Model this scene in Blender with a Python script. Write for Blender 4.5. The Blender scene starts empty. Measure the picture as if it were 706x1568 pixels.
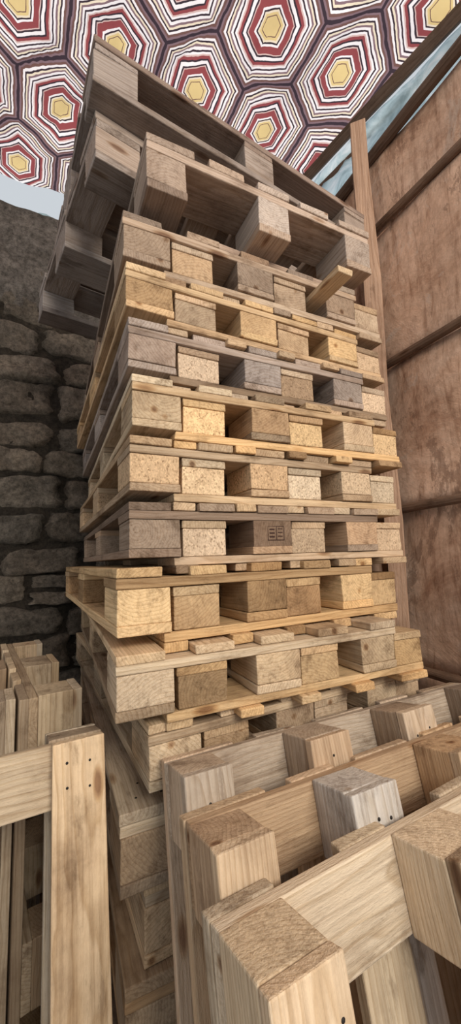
import bpy, math, random
from mathutils import Matrix, Vector, noise
random.seed(7)
EYE=1.52
A=math.radians(26); CA,SA=math.cos(A),math.sin(A)
O=Vector((-0.215,0.80,0))
ROOM=Matrix.Translation(O)@Matrix.Rotation(A,4,'Z')   # local x = along stack front, local y = depth
col=bpy.context.scene.collection
bpy.context.scene.view_settings.view_transform='Standard'

# ---------------- node helpers ----------------
def new_mat(name):
    m=bpy.data.materials.new(name); m.use_nodes=True
    nt=m.node_tree
    for n in list(nt.nodes): nt.nodes.remove(n)
    out=nt.nodes.new('ShaderNodeOutputMaterial')
    return m,nt,out
def N(nt,t,**kw):
    n=nt.nodes.new(t)
    for k,v in kw.items(): setattr(n,k,v)
    return n
def L(nt,a,b): nt.links.new(a,b)
def math_n(nt,op,a,b=None):
    n=nt.nodes.new('ShaderNodeMath'); n.operation=op
    for i,v in enumerate((a,b)):
        if v is None: continue
        if isinstance(v,(int,float)): n.inputs[i].default_value=v
        else: nt.links.new(v,n.inputs[i])
    return n.outputs[0]
def ramp(nt,fac,stops,interp='LINEAR'):
    r=nt.nodes.new('ShaderNodeValToRGB'); r.color_ramp.interpolation=interp
    el=r.color_ramp.elements
    while len(el)>1: el.remove(el[-1])
    el[0].position=stops[0][0]; el[0].color=(*stops[0][1],1)
    for p,c in stops[1:]:
        e=el.new(p); e.color=(*c,1)
    nt.links.new(fac,r.inputs[0]); return r.outputs[0]
def noise_n(nt,vec,scale,detail=4,rough=.6,dist=0):
    n=N(nt,'ShaderNodeTexNoise'); n.inputs['Scale'].default_value=scale
    n.inputs['Detail'].default_value=detail; n.inputs['Roughness'].default_value=rough
    n.inputs['Distortion'].default_value=dist
    if vec is not None: L(nt,vec,n.inputs['Vector'])
    return n.outputs[0]
def mapping(nt,vec,scale):
    m=N(nt,'ShaderNodeVectorMath',operation='MULTIPLY'); L(nt,vec,m.inputs[0]); m.inputs[1].default_value=scale
    return m.outputs[0]
def mix(nt,fac,a,b,blend='MIX'):
    m=N(nt,'ShaderNodeMix',data_type='RGBA',blend_type=blend)
    for s,v in ((m.inputs[0],fac),(m.inputs[6],a),(m.inputs[7],b)):
        if isinstance(v,(int,float)): s.default_value=v
        elif isinstance(v,tuple): s.default_value=(*v,1)
        else: L(nt,v,s)
    return m.outputs[2]
def principled(nt,out,color,rough=.85,bump=None,bstr=.3,bdist=.004):
    p=N(nt,'ShaderNodeBsdfPrincipled'); p.inputs['Roughness'].default_value=rough
    p.inputs['Specular IOR Level'].default_value=.25
    if isinstance(color,tuple): p.inputs['Base Color'].default_value=(*color,1)
    else: L(nt,color,p.inputs['Base Color'])
    if bump is not None:
        b=N(nt,'ShaderNodeBump'); b.inputs['Strength'].default_value=bstr; b.inputs['Distance'].default_value=bdist
        L(nt,bump,b.inputs['Height']); L(nt,b.outputs[0],p.inputs['Normal'])
    L(nt,p.outputs[0],out.inputs[0]); return p

# ---------------- wood ----------------
def wood_mat(name,chip=False):
    m,nt,out=new_mat(name)
    g=N(nt,'ShaderNodeAttribute',attribute_name='gco').outputs['Vector']
    t=N(nt,'ShaderNodeAttribute',attribute_name='tint').outputs['Color']
    grime=noise_n(nt,g,2.6,8,.68,.2)
    grc2=ramp(nt,grime,[(.30,(.36,.31,.28)),(.40,(.74,.70,.67)),(.50,(.98,.97,.96)),(.62,(1.06,1.05,1.04))])
    if chip:
        v=N(nt,'ShaderNodeTexVoronoi'); v.inputs['Scale'].default_value=1.0
        L(nt,mapping(nt,g,(240,330,260)),v.inputs['Vector'])
        sp=ramp(nt,v.outputs['Color'],[(0,(.40,.33,.27)),(.3,(.88,.85,.80)),(.6,(1.02,1.0,.97)),(1,(1.30,1.27,1.18))])
        c=mix(nt,1.0,t,sp,'MULTIPLY'); c=mix(nt,.8,c,grc2,'MULTIPLY')
        principled(nt,out,c,.9,v.outputs['Color'],.5,.003)
        return m
    # annual rings around a pith line parallel to the board
    sp=N(nt,'ShaderNodeSeparateXYZ'); L(nt,g,sp.inputs[0])
    rr=math_n(nt,'SQRT',math_n(nt,'ADD',math_n(nt,'POWER',sp.outputs[1],2.0),math_n(nt,'POWER',sp.outputs[2],2.0)))
    wv=noise_n(nt,mapping(nt,g,(2.2,9,9)),1.0,3,.5)
    rings=math_n(nt,'FRACT',math_n(nt,'ADD',math_n(nt,'MULTIPLY',rr,150.0),math_n(nt,'MULTIPLY',wv,7.0)))
    ringc=ramp(nt,rings,[(0,(1.05,1.05,1.05)),(.6,(.97,.955,.93)),(.9,(.76,.69,.60)),(1,(1.0,1.0,1.0))])
    gr=noise_n(nt,mapping(nt,g,(3.0,110,110)),1.0,5,.65,.2)
    grc=ramp(nt,gr,[(.28,(.62,.56,.50)),(.5,(.97,.96,.95)),(.72,(1.14,1.14,1.12))])
    st=noise_n(nt,mapping(nt,g,(5,14,14)),1.0,7,.75)
    stc=ramp(nt,st,[(.34,(.50,.46,.42)),(.45,(.95,.95,.94)),(.75,(1.10,1.08,1.04))])
    v=N(nt,'ShaderNodeTexVoronoi'); v.inputs['Scale'].default_value=1.0
    L(nt,mapping(nt,g,(4,13,13)),v.inputs['Vector'])
    kn=ramp(nt,v.outputs['Distance'],[(.06,(.30,.17,.10)),(.10,(.7,.58,.46)),(.14,(1,1,1))])
    c=mix(nt,.75,t,ringc,'MULTIPLY'); c=mix(nt,.9,c,grc,'MULTIPLY'); c=mix(nt,.9,c,stc,'MULTIPLY'); c=mix(nt,.9,c,grc2,'MULTIPLY'); c=mix(nt,.8,c,kn,'MULTIPLY')
    fine=noise_n(nt,mapping(nt,g,(60,260,260)),1.0,3,.7)
    h=math_n(nt,'ADD',math_n(nt,'MULTIPLY',gr,1.0),math_n(nt,'MULTIPLY',fine,1.0))
    principled(nt,out,c,.82,h,.65,.003)
    return m
WOOD=wood_mat('pallet_wood'); CHIP=wood_mat('pressed_chip_block',True)
NAIL,nt,out=new_mat('nail_iron'); principled(nt,out,(.02,.015,.012),.6)
INK,nt,out=new_mat('stamp_ink'); principled(nt,out,(.045,.02,.015),.8)

class Mesh:
    def __init__(s): s.v=[];s.f=[];s.g=[];s.c=[];s.m=[]
    def box(s,x0,x1,y0,y1,z0,z1,axis=0,tint=(.5,.35,.2),mat=0,jit=.0020):
        b=len(s.v)
        th=random.uniform(0,6.28); pr=random.uniform(.04,.16)
        off=Vector((random.uniform(0,50),math.cos(th)*pr,math.sin(th)*pr)); cen=Vector(((x0+x1)/2,(y0+y1)/2,(z0+z1)/2))
        order={0:(0,1,2),1:(1,0,2),2:(2,0,1)}[axis]
        dims=(x1-x0,y1-y0,z1-z0); n=1 if max(dims)<.3 else 4
        lo=(x0,y0,z0);hi=(x1,y1,z1)
        a=axis; o=[i for i in range(3) if i!=a]
        warp=[(random.uniform(-jit,jit),random.uniform(-jit,jit)) for _ in range(n+1)]
        for k in range(n+1):
            for (p,q) in ((0,0),(1,0),(1,1),(0,1)):
                c=[0,0,0]; c[a]=lo[a]+dims[a]*k/n
                c[o[0]]=(lo,hi)[p][o[0]]+warp[k][0]*.6+random.uniform(-jit,jit)*.5
                c[o[1]]=(lo,hi)[q][o[1]]+warp[k][1]*.25+random.uniform(-jit,jit)*.2
                if k in(0,n): c[a]+=random.uniform(-jit,jit)
                s.v.append(tuple(c))
                rel=Vector(c)-cen; s.g.append(Vector([rel[i] for i in order])+off); s.c.append((*tint,1))
        flip=(a==1)
        def F(*q):
            s.f.append(tuple(b+i for i in (q[::-1] if flip else q))); s.m.append(mat)
        F(3,2,1,0); e=4*n; F(e,e+1,e+2,e+3)
        for k in range(n):
            for j in range(4):
                j2=(j+1)%4; F(4*k+j,4*k+j2,4*k+4+j2,4*k+4+j)
    def disc(s,c,nrm,r,mat=2,h=.0012):
        nrm=Vector(nrm); t=nrm.orthogonal().normalized(); u=nrm.cross(t); b=len(s.v); c=Vector(c)
        for hh in (-.002,h):
            for i in range(8):
                a=i*math.pi/4; p=c+t*math.cos(a)*r+u*math.sin(a)*r+nrm*hh
                s.v.append(tuple(p)); s.g.append(p); s.c.append((.05,.04,.03,1))
        s.f.append(tuple(b+8+i for i in range(8))); s.m.append(mat)
        for i in range(8):
            j=(i+1)%8; s.f.append((b+i,b+j,b+8+j,b+8+i)); s.m.append(mat)
    def build(s,name,mats,matrix,bevel=.0024):
        me=bpy.data.meshes.new(name); me.from_pydata(s.v,[],s.f); 
        for m in mats: me.materials.append(m)
        me.polygons.foreach_set('material_index',s.m)
        ga=me.attributes.new('gco','FLOAT_VECTOR','POINT'); ga.data.foreach_set('vector',[x for g in s.g for x in g])
        ca=me.attributes.new('tint','FLOAT_COLOR','POINT'); ca.data.foreach_set('color',[x for c in s.c for x in c])
        me.update()
        ob=bpy.data.objects.new(name,me); col.objects.link(ob); ob.matrix_world=matrix
        if bevel:
            bm=ob.modifiers.new('bevel','BEVEL'); bm.width=bevel; bm.segments=2; bm.limit_method='ANGLE'; bm.angle_limit=1.0
        return ob
PM=[WOOD,CHIP,NAIL,INK]
def tn(base,var=.17,grey=0):
    k=1+random.uniform(-var,var); w=random.uniform(-.06,.06)
    c=[base[0]*k*(1+w),base[1]*k,base[2]*k*(1-w*1.3)]
    if random.random()<.18: c=[c[0]*.66,c[1]*.62,c[2]*.60]
    l=sum(c)/3
    g=min(1,max(0,grey+random.uniform(-.12,.15)))
    return tuple(x*(1-g)+l*g for x in c)
TAN=(.60,.425,.265); YEL=(.72,.49,.26); BRN=(.47,.335,.23); GRY=(.45,.35,.29); PALE=(.68,.52,.345)

def std_pallet(mat4,base=TAN,grey=0,W=.80,LN=1.2,H=.144,deck=(.145,.10,.145,.10,.145),nails=False,b=.021,pos=None,chips=(),runw=(.10,.145,.10),xs=None,name='wooden_pallet',BL=.145,special=None):
    M=Mesh()
    n=len(deck)
    if pos is None:
        gap=(W-sum(deck))/(n-1); x=0; pos=[]
        for d in deck: pos.append(x); x+=d+gap
    for x,d in zip(pos,deck): M.box(x,x+d,0,LN,H-b,H,1,tn(base,.17,grey))
    ys=(0,(LN-BL)/2,LN-BL)
    for y in ys: M.box(.001,W-.001,y+.002,y+BL-.002,H-2*b,H-b,0,tn(base,.17,grey))
    if xs is None: xs=(0,(W-runw[1])/2,W-runw[2])
    k=0
    for x,w in zip(xs,runw):
        sp=special.get(k//3) if special else None
        M.box(x,x+w,0,LN,0,b,1,sp or tn(base,.17,grey))
        for y in ys:
            c=k in chips
            M.box(x+.001,x+w-.001,y+.001,y+BL-.001,b,H-2*b,1,sp or tn(base,.17,grey),1 if c else 0)
            k+=1
        if nails:
            for y in ys:
                for q in range(3):
                    M.disc((x+w*(.25+.25*q)+random.uniform(-.008,.008),y+BL*random.uniform(.25,.75),0),(0,0,-1),.0032)
    if nails:
        for x,d in zip(pos,deck):
            for y in ys:
                for q in (.3,.7):
                    for yy in(.3,.65): M.disc((x+d*q+random.uniform(-.01,.01),y+BL*yy+random.uniform(-.012,.012),H),(0,0,1),.0035)
    return M.build(name,PM,mat4)
def stamp_on(M,p):
    x0,x1,y,za,zb=p; t=(.05,.03,.02)
    def q(a,b_,c,d): M.box(a,b_,y-.0012,y+.001,c,d,0,t,3,0)
    w=.0022
    q(x0,x1,za,za+w);q(x0,x1,zb-w,zb);q(x0,x0+w,za,zb);q(x1-w,x1,za,zb)
    m=(x0+x1)/2; q(m,m+w,za,zb)
    for i in range(3):
        zz=za+(zb-za)*(.2+.25*i); q(x0+.005,m-.004,zz,zz+.004); q(m+.005,x1-.005,zz+.002,zz+.0045)

def pair_layer(z,ds=0,dt=0,yaw=0,base=TAN,baseB=None,grey=0,greyB=None,stamp=False,chip=False,chB=False,ZS=1.065):
    """two pallets nested deck-out, one upright and one upside-down"""
    baseB=baseB or base; greyB=grey if greyB is None else greyB
    mt=ROOM@Matrix.Translation((ds,dt,z))@Matrix.Rotation(math.radians(yaw),4,'Z')@Matrix.Diagonal((1,1,ZS,1))
    LN=1.2; ys=(0,.5275,1.055)
    M=Mesh()   # upright
    for x0,x1 in ((0,.095),(.16,.25),(.315,.405),(.47,.56),(.63,.72)):
        M.box(x0,x1,random.uniform(-.006,.004),LN,.1335,.1505,1,tn(base,.17,grey))
    for y in ys: M.box(0,.722,y,y+.145,.1155,.1330,0,tn(base,.17,grey))
    for i,(x0,x1) in enumerate(((0,.115),(.30,.415),(.60,.715))):
        M.box(x0,x1,0,LN,.0370,.0545,1,tn(base,.17,grey))
        for y in ys: M.box(x0+.001,x1-.001,y+.001,y+.144,.055,.115,1,tn(base,.20,grey),1 if chip else 0)
    if stamp: stamp_on(M,(.342,.392,.001,.068,.103))
    M.build('wooden_pallet',PM,mt)
    M=Mesh()   # inverted
    for x0,x1 in ((.10,.155),(.255,.31),(.41,.465),(.565,.625),(.725,.82)):
        M.box(x0,x1,random.uniform(-.02,.004)+.01,LN+.01,.0005,.0180,1,tn(baseB,.17,greyB))
    for y in ys: M.box(.10,.822,y+.006,y+.151,.0185,.0360,0,tn(baseB,.17,greyB))
    for (x0,x1) in ((.121,.232),(.42,.53),(.72,.82)):
        M.box(x0,x1,.006,LN+.006,.0970,.1145,1,tn(baseB,.17,greyB))
        for y in ys: M.box(x0+.001,x1-.001,y+.008,y+.150,.0365,.0965,1,tn(baseB,.20,greyB),1 if chB else 0)
    M.build('wooden_pallet',PM,mt)

# ---------------- main stack ----------------
z=0.001
for i in range(7):
    ds,dt,yw=[(.0,.03,0),(.03,.05,1),(-.03,.02,-1),(.05,.03,2.5),(-.01,.0,-2),(.03,.015,2),(-.02,.0,-1)][i]
    std_pallet(ROOM@Matrix.Translation((ds,dt,z))@Matrix.Rotation(math.radians(yw),4,'Z'),base=[BRN,TAN,BRN,TAN,TAN,PALE,PALE][i],grey=.1,H=.147,b=.022,nails=i>3)
    z+=.1482
Ls=[(.03,-.03,2.5,PALE,TAN,.1,1.065),(-.035,-.045,-1.5,PALE,YEL,.05,1.065),(-.03,-.02,2,YEL,YEL,.0,1.20),(.0,.005,-.5,BRN,TAN,.1,1.065),
    (.0,.0,.5,TAN,PALE,.05,1.08),(.005,.0,-1,PALE,YEL,.0,1.065),(.0,.012,0,GRY,TAN,.2,1.04),(-.008,.0,1.0,YEL,TAN,.05,.96),(-.012,.01,-.5,BRN,TAN,.2,1.065)]
for i,(ds,dt,yw,b1,b2,g,zs_) in enumerate(Ls):
    pair_layer(z,ds,dt,yw,b1,b2,g,stamp=(i==3),chip=(i==4),chB=i in(3,4,5,6),ZS=zs_); z+=.1353*zs_
    if i==7:
        M=Mesh(); M.box(0,.052,0,.30,0,.018,1,tn(PALE)); 
        M.build('loose_plank',PM,ROOM@Matrix.Translation((.525,-.12,z+.075)))
z+=.0185
M=Mesh(); M.box(.22,.62,.03,.11,0,.018,0,tn(GRY)); M.box(.25,.5,.14,.22,0,.018,0,tn(GRY)); 
M.build('loose_board',PM,ROOM@Matrix.Translation((.02,.0,z)))
z+=.020
std_pallet(ROOM@Matrix.Translation((.03,-.05,z))@Matrix.Rotation(math.radians(0),4,'Z'),base=(.52,.39,.30),grey=.25,W=.70,runw=(.10,.10,.10),deck=(.12,.10,.10,.10,.12))
z+=.146
def turned(s,t,z,yaw,LN,W=.8,**kw):   # long side facing the front
    return std_pallet(ROOM@Matrix.Translation((s,t,z))@Matrix.Rotation(math.radians(yaw),4,'Z')@Matrix.Translation((0,W,0))@Matrix.Rotation(math.radians(-90),4,'Z'),LN=LN,W=W,**kw)
turned(-.07,.06,z,10,.93,base=GRY,grey=.3,H=.132,BL=.12)
z+=.134
turned(-.082,.0,z,6,.98,base=GRY,grey=.22,BL=.11,H=.130,b=.018)

# ---------------- upright pallets leaning at right ----------------
def standing(s,t,ztop,lean,yaw,**kw):
    l=math.radians(lean)
    B=Matrix(((1,0,0,0),(0,-math.sin(l),math.cos(l),0),(0,-math.cos(l),-math.sin(l),0),(0,0,0,1)))
    return std_pallet(ROOM@Matrix.Translation((s,t,ztop))@Matrix.Rotation(math.radians(yaw),4,'Z')@B,**kw)
ln=12
def zt(LN): return LN*math.cos(math.radians(ln))+.144*math.sin(math.radians(ln))+.002
RW=(.086,.095,.095,.088)
standing(.05,-.184,zt(1.165),ln,0,base=TAN,grey=.3,nails=True,LN=1.165,W=.86,xs=(0,.25,.50,.772),runw=RW,BL=.115)
standing(.04,-.335,zt(1.15),ln,1,base=TAN,grey=.1,nails=True,LN=1.15,W=.84,xs=(0,.225,.48,.752),runw=RW,BL=.11,special={1:(.60,.56,.52)})
standing(.020,-.49,zt(1.14),ln,3,base=PALE,grey=.1,nails=True,LN=1.14,W=.80,xs=(0,.275,.70),runw=(.086,.115,.10),BL=.115,deck=(.09,.09,.10,.09),pos=(0,.20,.42,.71))

# ---------------- upright pallets at left ----------------
l=math.radians(12)
B=Matrix(((1,0,0,0),(0,math.sin(l),-math.cos(l),0),(0,math.cos(l),math.sin(l),0),(0,0,0,1)))
yaw=math.radians(28); w=.80
tr=Vector((-.262,.79,0)); e=Vector((math.cos(yaw),math.sin(yaw),0)); dpt=Vector((-math.sin(yaw),math.cos(yaw),0))
foot=tr-e*w-dpt*(1.2*math.sin(l)-.144*math.cos(l))
std_pallet(Matrix.Translation((foot.x,foot.y,.002))@Matrix.Rotation(yaw,4,'Z')@B,base=PALE,grey=.1,nails=True,
   deck=(.10,.12,.092),pos=(0,.35,.708),LN=1.185,BL=.11)
def side_standing(x,y,ztop,ang,**kw):
    a=math.radians(ang); d=Vector((-math.sin(a),math.cos(a),0)); zz=Vector((-math.cos(a),-math.sin(a),0))
    yy=zz.cross(d)
    M4=Matrix(((d.x,yy.x,zz.x,x),(d.y,yy.y,zz.y,y),(d.z,yy.z,zz.z,ztop),(0,0,0,1)))
    return std_pallet(M4,**kw)
side_standing(-.40,1.03,1.202,34,base=PALE,grey=.1,nails=False)
side_standing(-.535,.965,1.202,34,base=PALE,grey=.1,nails=False)

# ---------------- room ----------------
def plain(name,verts,faces,mat,matrix=Matrix()):
    me=bpy.data.meshes.new(name); me.from_pydata(verts,[],faces); me.materials.append(mat); me.update()
    ob=bpy.data.objects.new(name,me); col.objects.link(ob); ob.matrix_world=matrix; return ob
m,nt,out=new_mat('packed_earth'); tc=N(nt,'ShaderNodeTexCoord').outputs['Object']
n1=noise_n(nt,tc,6,6); principled(nt,out,ramp(nt,n1,[(.3,(.04,.028,.02)),(.7,(.10,.07,.05))]),.95,n1,.6,.02)
fv=[];ff=[]
nx=40
for i in range(nx+1):
    for j in range(nx+1):
        x=-3.2+i*4.32/nx; y=-2.6+j*4.05/nx
        fv.append((x,y,-.001-.01*abs(noise.noise(Vector((x*3,y*3,0))))))
for i in range(nx):
    for j in range(nx):
        a=i*(nx+1)+j; ff.append((a,a+nx+1,a+nx+2,a+1))
plain('floor',fv,ff,m,ROOM)

# stone wall (rubble set in mortar)
m_st,nt,out=new_mat('rubble_stone'); tc=N(nt,'ShaderNodeTexCoord').outputs['Object']
t=N(nt,'ShaderNodeAttribute',attribute_name='tint').outputs['Color']
n1=noise_n(nt,tc,9,8,.7); n2=noise_n(nt,tc,38,8,.85)
c=mix(nt,1.0,t,ramp(nt,n1,[(.3,(.55,.53,.50)),(.5,(1,1,1)),(.7,(1.45,1.42,1.38))]),'MULTIPLY')
c=mix(nt,.95,c,ramp(nt,n2,[(.38,(.42,.42,.42)),(.5,(1,1,1)),(.62,(1.55,1.55,1.55))]),'MULTIPLY')
principled(nt,out,c,.92,math_n(nt,'ADD',n1,math_n(nt,'MULTIPLY',n2,.9)),1.0,.04)
V=[];Fc=[];C=[]
S0,S1,T0=-2.6,1.15,1.42; HW=3.50
gx,gz=170,160
for i in range(gx+1):
    for j in range(gz+1):
        x=S0+(S1-S0)*i/gx; zz=HW*j/gz
        d=.022*noise.fractal(Vector((x*5,0,zz*5)),1,2,4)
        pl=max(0,min(1,(zz-2.88)/.10+1.4*noise.noise(Vector((x*4,3,zz*4)))))
        V.append((x,T0+d-.05*pl-.008,zz)); C.append((.27,.235,.20,1) if pl>.5 else (.07,.055,.04,1))
for i in range(gx):
    for j in range(gz):
        a=i*(gz+1)+j; Fc.append((a,a+gz+1,a+gz+2,a+1))
b=len(V)
for p in ((S0,T0,0),(S1,T0,0),(S1,T0+.3,0),(S0,T0+.3,0),(S0,T0,HW),(S1,T0,HW),(S1,T0+.3,HW),(S0,T0+.3,HW)):
    V.append(p); C.append((.2,.17,.14,1))
for f in ((4,5,6,7),(1,2,6,5),(2,3,7,6),(3,0,4,7)): Fc.append(tuple(b+i for i in f))
def stone(cx,cz,w,h):
    n=12; b=len(V); seed=Vector((random.uniform(0,99),random.uniform(0,99),0))
    k=random.uniform(.80,1.2); wm=random.uniform(-.012,.018)
    tc_=((.27+wm)*k,.225*k,(.175-wm*.5)*k,1)
    sk=random.uniform(-.25,.25); tilt=random.uniform(-.018,.018); tilt2=random.uniform(-.016,.016)
    for i in range(n+1):
        for j in range(n+1):
            u=i/n*2-1; v=j/n*2-1
            r=(abs(u)**10+abs(v)**10)**(1/10); 
            q=max(abs(u),abs(v)); f=q/r if r>0 else 1
            uu,vv=u*f,v*f
            jx=.20*noise.noise(seed+Vector((uu*1.2,vv*1.2,0)))+.10*noise.noise(seed+Vector((uu*4,vv*4,0))); jz=.26*noise.noise(seed+Vector((uu*1.2,vv*1.2,7)))+.12*noise.noise(seed+Vector((uu*4,vv*4,5)))
            px=cx+(uu+jx)*w/2; pz=cz+(vv+jz+sk*uu)*h/2
            d=min(1,(1-q)*5.5)**.8 if q<1 else 0
            y=T0+.018-.056*d-d*(tilt*uu+tilt2*vv)-.028*d*noise.noise(seed+Vector((px*7,pz*9,3)))-.022*d*noise.noise(seed+Vector((px*18,pz*18,3)))
            V.append((px,y,pz)); kk=.4 if q>.99 else 1; C.append((tc_[0]*kk,tc_[1]*kk,tc_[2]*kk,1))
    for i in range(n):
        for j in range(n):
            a=b+i*(n+1)+j; Fc.append((a,a+n+1,a+n+2,a+1))
zc=.0
while zc<2.85:
    h=random.uniform(.14,.22); x=S0+random.uniform(0,.1)
    while x<S1-.15:
        w=random.uniform(.20,.44); hh=h*random.uniform(.92,1.05)
        if w<.26 and random.random()<.4:
            stone(x+w/2,zc+h*.26,w*.97,hh*.47); stone(x+w/2,zc+h*.77,w*.97,hh*.45)
        else: stone(x+w/2,zc+h/2+random.uniform(-.012,.012),w*.97,hh*.97)
        x+=w
    zc+=h
for k in range(22):
    stone(random.uniform(S0+.2,S1-.2),random.uniform(2.95,3.4),random.uniform(.2,.34),random.uniform(.1,.16))
me=bpy.data.meshes.new('wall_back'); me.from_pydata(V,[],Fc); me.materials.append(m_st)
ca=me.attributes.new('tint','FLOAT_COLOR','POINT'); ca.data.foreach_set('color',[q for c in C for q in c])
me.polygons.foreach_set('use_smooth',[True]*len(me.polygons)); me.update()
ob=bpy.data.objects.new('wall_back',me); col.objects.link(ob); ob.matrix_world=ROOM

# right wall of sheet panels
m_pl,nt,out=new_mat('stained_plywood'); tc=N(nt,'ShaderNodeTexCoord').outputs['Object']
t=N(nt,'ShaderNodeAttribute',attribute_name='tint').outputs['Color']
n1=noise_n(nt,tc,3.0,8,.7,.8); n2=noise_n(nt,mapping(nt,tc,(1,9,1.2)),4,6,.7,.4); n3=noise_n(nt,tc,26,6,.75); n4=noise_n(nt,mapping(nt,tc,(1,1.6,.8)),2.0,8,.8,.6); n5=noise_n(nt,tc,4.5,8,.8,1.0)
c=mix(nt,1.0,t,ramp(nt,n1,[(.32,(.58,.46,.39)),(.47,(.94,.91,.88)),(.60,(1.05,1.08,1.1)),(.72,(1.25,1.38,1.45))]),'MULTIPLY')
c=mix(nt,.75,c,ramp(nt,n2,[(.34,(.52,.43,.37)),(.50,(1.0,1.0,1.0)),(.7,(1.14,1.14,1.12))]),'MULTIPLY')
c=mix(nt,.6,c,ramp(nt,n3,[(.35,(.65,.60,.56)),(.6,(1.10,1.10,1.10))]),'MULTIPLY')
dark=ramp(nt,n4,[(.555,(0,0,0)),(.575,(1,1,1))])
c=mix(nt,math_n(nt,'MULTIPLY',dark,.5),c,(.20,.11,.07))
dust=ramp(nt,n5,[(.57,(0,0,0)),(.60,(1,1,1))])
c=mix(nt,math_n(nt,'MULTIPLY',dust,.4),c,(.64,.52,.42))
principled(nt,out,c,.75,math_n(nt,'ADD',n1,math_n(nt,'MULTIPLY',n3,.3)),.6,.012)
zs=[0]+[EYE+q for q in(-1.01,-.424,.163,.749,1.345,1.69)]
SW=1.08
V=[];Fc=[];C=[]
for r in range(len(zs)-1):
    segs=[-1.9,-.75,.33,1.41]
    if r%2: segs=[-1.9,-.32,1.0,1.41]
    for a0,a1 in zip(segs[:-1],segs[1:]):
        off=random.uniform(0,.012); k=random.uniform(.85,1.15); b=len(V); nx,nz=20,10
        base=(.66*k,.44*k,.31*k)
        for i in range(nx+1):
            for j in range(nz+1):
                y=a0+(a1-a0-.006)*i/nx; zz=zs[r]+(zs[r+1]-zs[r]-.006)*j/nz
                V.append((SW+off+.022*noise.noise(Vector((y*3,r*5,zz*3))),y,zz)); C.append((*base,1))
        for i in range(nx):
            for j in range(nz):
                a=b+i*(nz+1)+j; Fc.append((a,a+1,a+nz+2,a+nz+1))
me=bpy.data.meshes.new('wall_right'); me.from_pydata(V,[],Fc); me.materials.append(m_pl)
ca=me.attributes.new('tint','FLOAT_COLOR','POINT'); ca.data.foreach_set('color',[q for c in C for q in c])
me.polygons.foreach_set('use_smooth',[True]*len(me.polygons)); me.update()
ob=bpy.data.objects.new('wall_right',me); col.objects.link(ob); ob.matrix_world=ROOM
so=ob.modifiers.new('thick','SOLIDIFY'); so.thickness=.012; so.offset=-1
def pole(name,p0,p1,r,tint,matrix=ROOM,square=False):
    p0=Vector(p0);p1=Vector(p1); d=(p1-p0); n=14; up=d.normalized(); t=up.orthogonal().normalized(); u=up.cross(t)
    M=Mesh(); k=4 if square else 10; seed=random.uniform(0,50)
    for i in range(n+1):
        c=p0+d*i/n; 
        c=c+(t*noise.noise(Vector((i*.35,seed,0)))+u*noise.noise(Vector((i*.35,seed,9))))*r*.6
        rr=r*(1+.2*noise.noise(Vector((i*.6,seed,4))))
        for j in range(k):
            a=j*2*math.pi/k+math.pi/4; q=t*math.cos(a)*rr+u*math.sin(a)*rr
            M.v.append(tuple(c+q)); M.g.append(Vector((d.length*i/n+seed,q.dot(t)+.1,q.dot(u)+.05))); M.c.append((*tint,1))
    for i in range(n):
        for j in range(k):
            j2=(j+1)%k; M.f.append((i*k+j,i*k+j2,(i+1)*k+j2,(i+1)*k+j)); M.m.append(0)
    M.f.append(tuple(range(k))[::-1]); M.m.append(0); M.f.append(tuple(n*k+i for i in range(k))); M.m.append(0)
    return M.build(name,[WOOD],matrix,bevel=.003 if square else 0)
DK=(.14,.09,.065)
for q in zs[1:-1]:
    pole('wall_rail',(SW-.020,-1.9,q+.01),(SW-.020,1.35,q),.017,(.20,.125,.085))
pole('wall_rail',(SW-.018,-1.9,zs[-1]),(SW-.018,1.35,zs[-1]),.024,DK)
pole('timber_post',(.975,.165,0),(.962,.150,EYE+1.74),.042,(.46,.30,.21),square=True)
def be(t): return 1.236-.2*t     # plan line of the roof beam along the right side
pole('roof_beam',(be(-1.9),-1.9,EYE+2.09),(be(1.40),1.40,EYE+2.09),.035,DK,square=True)
pole('roof_beam',(be(-1.9)+.03,-1.9,EYE+1.99),(be(1.40)+.03,1.40,EYE+1.99),.018,DK)
pole('roof_strut',(SW-.10,.55,EYE+1.5),(SW-.06,.8,EYE+2.05),.02,DK)
pole('roof_strut',(SW-.10,.75,EYE+1.2),(SW-.10,.70,EYE+2.05),.02,DK)

m_ps,nt,out=new_mat('plastic_sheet'); tc=N(nt,'ShaderNodeTexCoord').outputs['Object']
n1=noise_n(nt,tc,7,6,.65,.8)
cc=ramp(nt,n1,[(.3,(.30,.40,.43)),(.5,(.60,.74,.78)),(.62,(.88,.93,.95))])
d=N(nt,'ShaderNodeBsdfDiffuse'); tr_=N(nt,'ShaderNodeBsdfTranslucent'); L(nt,cc,d.inputs[0]); L(nt,cc,tr_.inputs[0])
mx=N(nt,'ShaderNodeMixShader'); mx.inputs[0].default_value=.65; L(nt,d.outputs[0],mx.inputs[1]); L(nt,tr_.outputs[0],mx.inputs[2]); L(nt,mx.outputs[0],out.inputs[0])
def sheet(name,fn,nu,nv,mat,matrix=ROOM):
    v=[];f=[]
    for i in range(nu+1):
        for j in range(nv+1): v.append(fn(i/nu,j/nv))
    for i in range(nu):
        for j in range(nv):
            a=i*(nv+1)+j; f.append((a,a+nv+1,a+nv+2,a+1))
    ob=plain(name,v,f,mat,matrix); ob.data.polygons.foreach_set('use_smooth',[True]*len(f)); return ob
def ps(u,v):
    y=-1.9+3.25*u; zz=EYE+1.60+.47*v+ (.04*noise.noise(Vector((y*5,0,1))) if v<.01 else 0)
    x0=SW+.03; x1=be(y)+.03
    return (x0+(x1-x0)*v+.03*noise.noise(Vector((y*4,zz*6,2)))+.012*noise.noise(Vector((y*15,zz*20,2))),y,zz)
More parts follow.
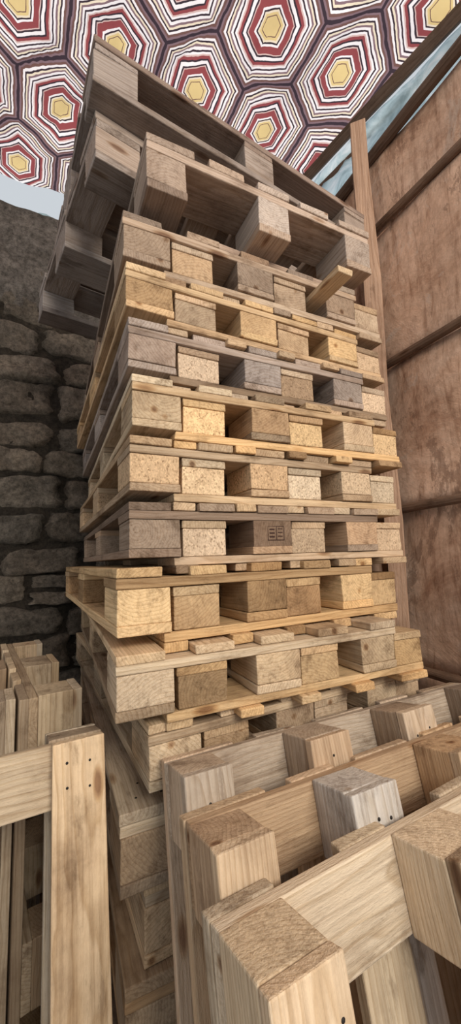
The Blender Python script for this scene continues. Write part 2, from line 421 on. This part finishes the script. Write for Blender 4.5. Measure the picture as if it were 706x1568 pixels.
sheet('plastic_sheet',ps,120,16,m_ps)
def ps2(u,v):
    x=-2.5+3.4*u; 
    return (x,T0-.045+.30*v+.012*noise.noise(Vector((x*9,v*3,2))),HW+.005+.15*abs(noise.noise(Vector((x*5,v*4,2))))- (.05 if v<.03 else 0)*(1+noise.noise(Vector((x*7,1,2)))))
sheet('plastic_sheet',ps2,120,12,m_ps)

# printed fabric ceiling
m_f,nt,out=new_mat('hexagon_print_fabric')
geo=N(nt,'ShaderNodeAttribute',attribute_name='fab').outputs['Vector']
wob=N(nt,'ShaderNodeTexNoise'); wob.inputs['Scale'].default_value=14; wob.inputs['Detail'].default_value=3; L(nt,geo,wob.inputs['Vector'])
ws=N(nt,'ShaderNodeVectorMath',operation='MULTIPLY_ADD'); L(nt,wob.outputs['Color'],ws.inputs[0]); ws.inputs[1].default_value=(.016,.016,0); L(nt,geo,ws.inputs[2])
sx=N(nt,'ShaderNodeSeparateXYZ'); L(nt,ws.outputs[0],sx.inputs[0])
X,Y0=sx.outputs[0],sx.outputs[1]
Y=math_n(nt,'ADD',Y0,math_n(nt,'MULTIPLY',X,.09))
ac=.382
px=math_n(nt,'ADD',math_n(nt,'DIVIDE',math_n(nt,'SUBTRACT',Y,1.53),ac),100.5)
py=math_n(nt,'ADD',math_n(nt,'DIVIDE',math_n(nt,'ADD',X,.085),ac),0.8660254+1.7320508*50)
def md(v,m): return math_n(nt,'MODULO',v,m)
ax=math_n(nt,'SUBTRACT',md(px,1.0),.5); ay=math_n(nt,'SUBTRACT',md(py,1.7320508),.8660254)
bx=math_n(nt,'SUBTRACT',md(math_n(nt,'SUBTRACT',px,.5),1.0),.5); by=math_n(nt,'SUBTRACT',md(math_n(nt,'SUBTRACT',py,.8660254),1.7320508),.8660254)
def hexd(a,b):
    a=math_n(nt,'ABSOLUTE',a); b=math_n(nt,'ABSOLUTE',b)
    return math_n(nt,'MAXIMUM',a,math_n(nt,'ADD',math_n(nt,'MULTIPLY',a,.5),math_n(nt,'MULTIPLY',b,.8660254)))
d=math_n(nt,'MULTIPLY',math_n(nt,'MINIMUM',hexd(ax,ay),hexd(bx,by)),2.0)
WH=(.84,.79,.80);BK=(.05,.035,.045);MR=(.28,.07,.075);GO=(.70,.53,.25);PK=(.64,.46,.43);BR=(.17,.09,.08);PU=(.23,.15,.17);CR=(.78,.67,.52)
stops=[(0,GO),(.16,BR),(.175,GO),(.215,CR),(.25,BK),(.275,WH),(.31,MR),(.42,PK),(.44,BK),(.47,WH),(.53,BK),(.56,MR),(.61,PK),(.64,WH),(.675,BK),(.705,WH),(.75,PU),(.785,CR),(.82,BK),(.85,WH),(.89,BR),(.93,PU),(.965,BK)]
cc=ramp(nt,d,stops,'CONSTANT')
nz=noise_n(nt,geo,5,4); cc=mix(nt,.5,cc,ramp(nt,nz,[(.3,(.75,.72,.75)),(.7,(1.1,1.1,1.1))]),'MULTIPLY')
df=N(nt,'ShaderNodeBsdfDiffuse'); tl=N(nt,'ShaderNodeBsdfTranslucent'); L(nt,cc,df.inputs[0]); L(nt,cc,tl.inputs[0])
mx=N(nt,'ShaderNodeMixShader'); mx.inputs[0].default_value=.6; L(nt,df.outputs[0],mx.inputs[1]); L(nt,tl.outputs[0],mx.inputs[2]); L(nt,mx.outputs[0],out.inputs[0])
v=[];f=[];fb=[]
nu,nv=150,130
for i in range(nu+1):
    for j in range(nv+1):
        tt=-1.6+3.0*j/nv; s=-2.7+(be(tt)+2.70)*i/nu
        zz=EYE+2.17+.04*noise.noise(Vector((s*1.7,tt*1.7,0)))+.018*noise.noise(Vector((s*6,tt*4,5)))
        cr=noise.noise(Vector((s*3+tt*2,tt*1.5-s,8))); zz+=.022*(1-min(1,abs(cr)*7))   # creases
        ed=be(tt)-s; zz-=.06*max(0,1-ed/.25)**2
        w=ROOM@Vector((s,tt,zz)); v.append((s,tt,zz)); fb.append((w.x,w.y,0))
for i in range(nu):
    for j in range(nv):
        a=i*(nv+1)+j; f.append((a,a+nv+1,a+nv+2,a+1))
ob=plain('ceiling',v,f,m_f,ROOM)
fa=ob.data.attributes.new('fab','FLOAT_VECTOR','POINT'); fa.data.foreach_set('vector',[q for p in fb for q in p])
ob.data.polygons.foreach_set('use_smooth',[True]*len(f))

# ---------------- light ----------------
w=bpy.data.worlds.new('sky'); bpy.context.scene.world=w; w.use_nodes=True
bg=w.node_tree.nodes['Background']; bg.inputs[0].default_value=(.88,.94,1,1); bg.inputs[1].default_value=.68
sun=bpy.data.lights.new('sun','SUN'); sun.energy=3.9; sun.angle=math.radians(12); sun.color=(1,.95,.88)
so=bpy.data.objects.new('sun',sun); col.objects.link(so); so.rotation_euler=(math.radians(-12),math.radians(14),0)
al=bpy.data.lights.new('added_front_area','AREA'); al.shape='RECTANGLE'; al.size=1.4; al.size_y=.9; al.energy=92; al.color=(1,.94,.85)  # added area lamp lights the stack from behind camera right; no opening modelled
ao=bpy.data.objects.new('added_front_area',al); col.objects.link(ao)
ao.matrix_world=Matrix.Translation((1.45,-1.65,EYE+1.45))@(Vector((-.1,1.0,EYE+.1))-Vector((1.45,-1.65,EYE+1.45))).to_track_quat('-Z','Y').to_matrix().to_4x4()

# ---------------- camera ----------------
cam=bpy.data.cameras.new('camera'); co=bpy.data.objects.new('camera',cam); col.objects.link(co)
cam.sensor_fit='VERTICAL'; cam.sensor_height=36; cam.sensor_width=36; cam.lens=592/1600*36; cam.clip_start=.02
p=math.radians(7); r=math.radians(2)
Fv=Vector((0,math.cos(p),math.sin(p))); Uv=Vector((0,-math.sin(p),math.cos(p))); Rv=Vector((1,0,0))
R2=Rv*math.cos(r)-Uv*math.sin(r); U2=Rv*math.sin(r)+Uv*math.cos(r)
co.matrix_world=Matrix(((R2.x,U2.x,-Fv.x,0),(R2.y,U2.y,-Fv.y,0),(R2.z,U2.z,-Fv.z,EYE),(0,0,0,1)))
bpy.context.scene.camera=co
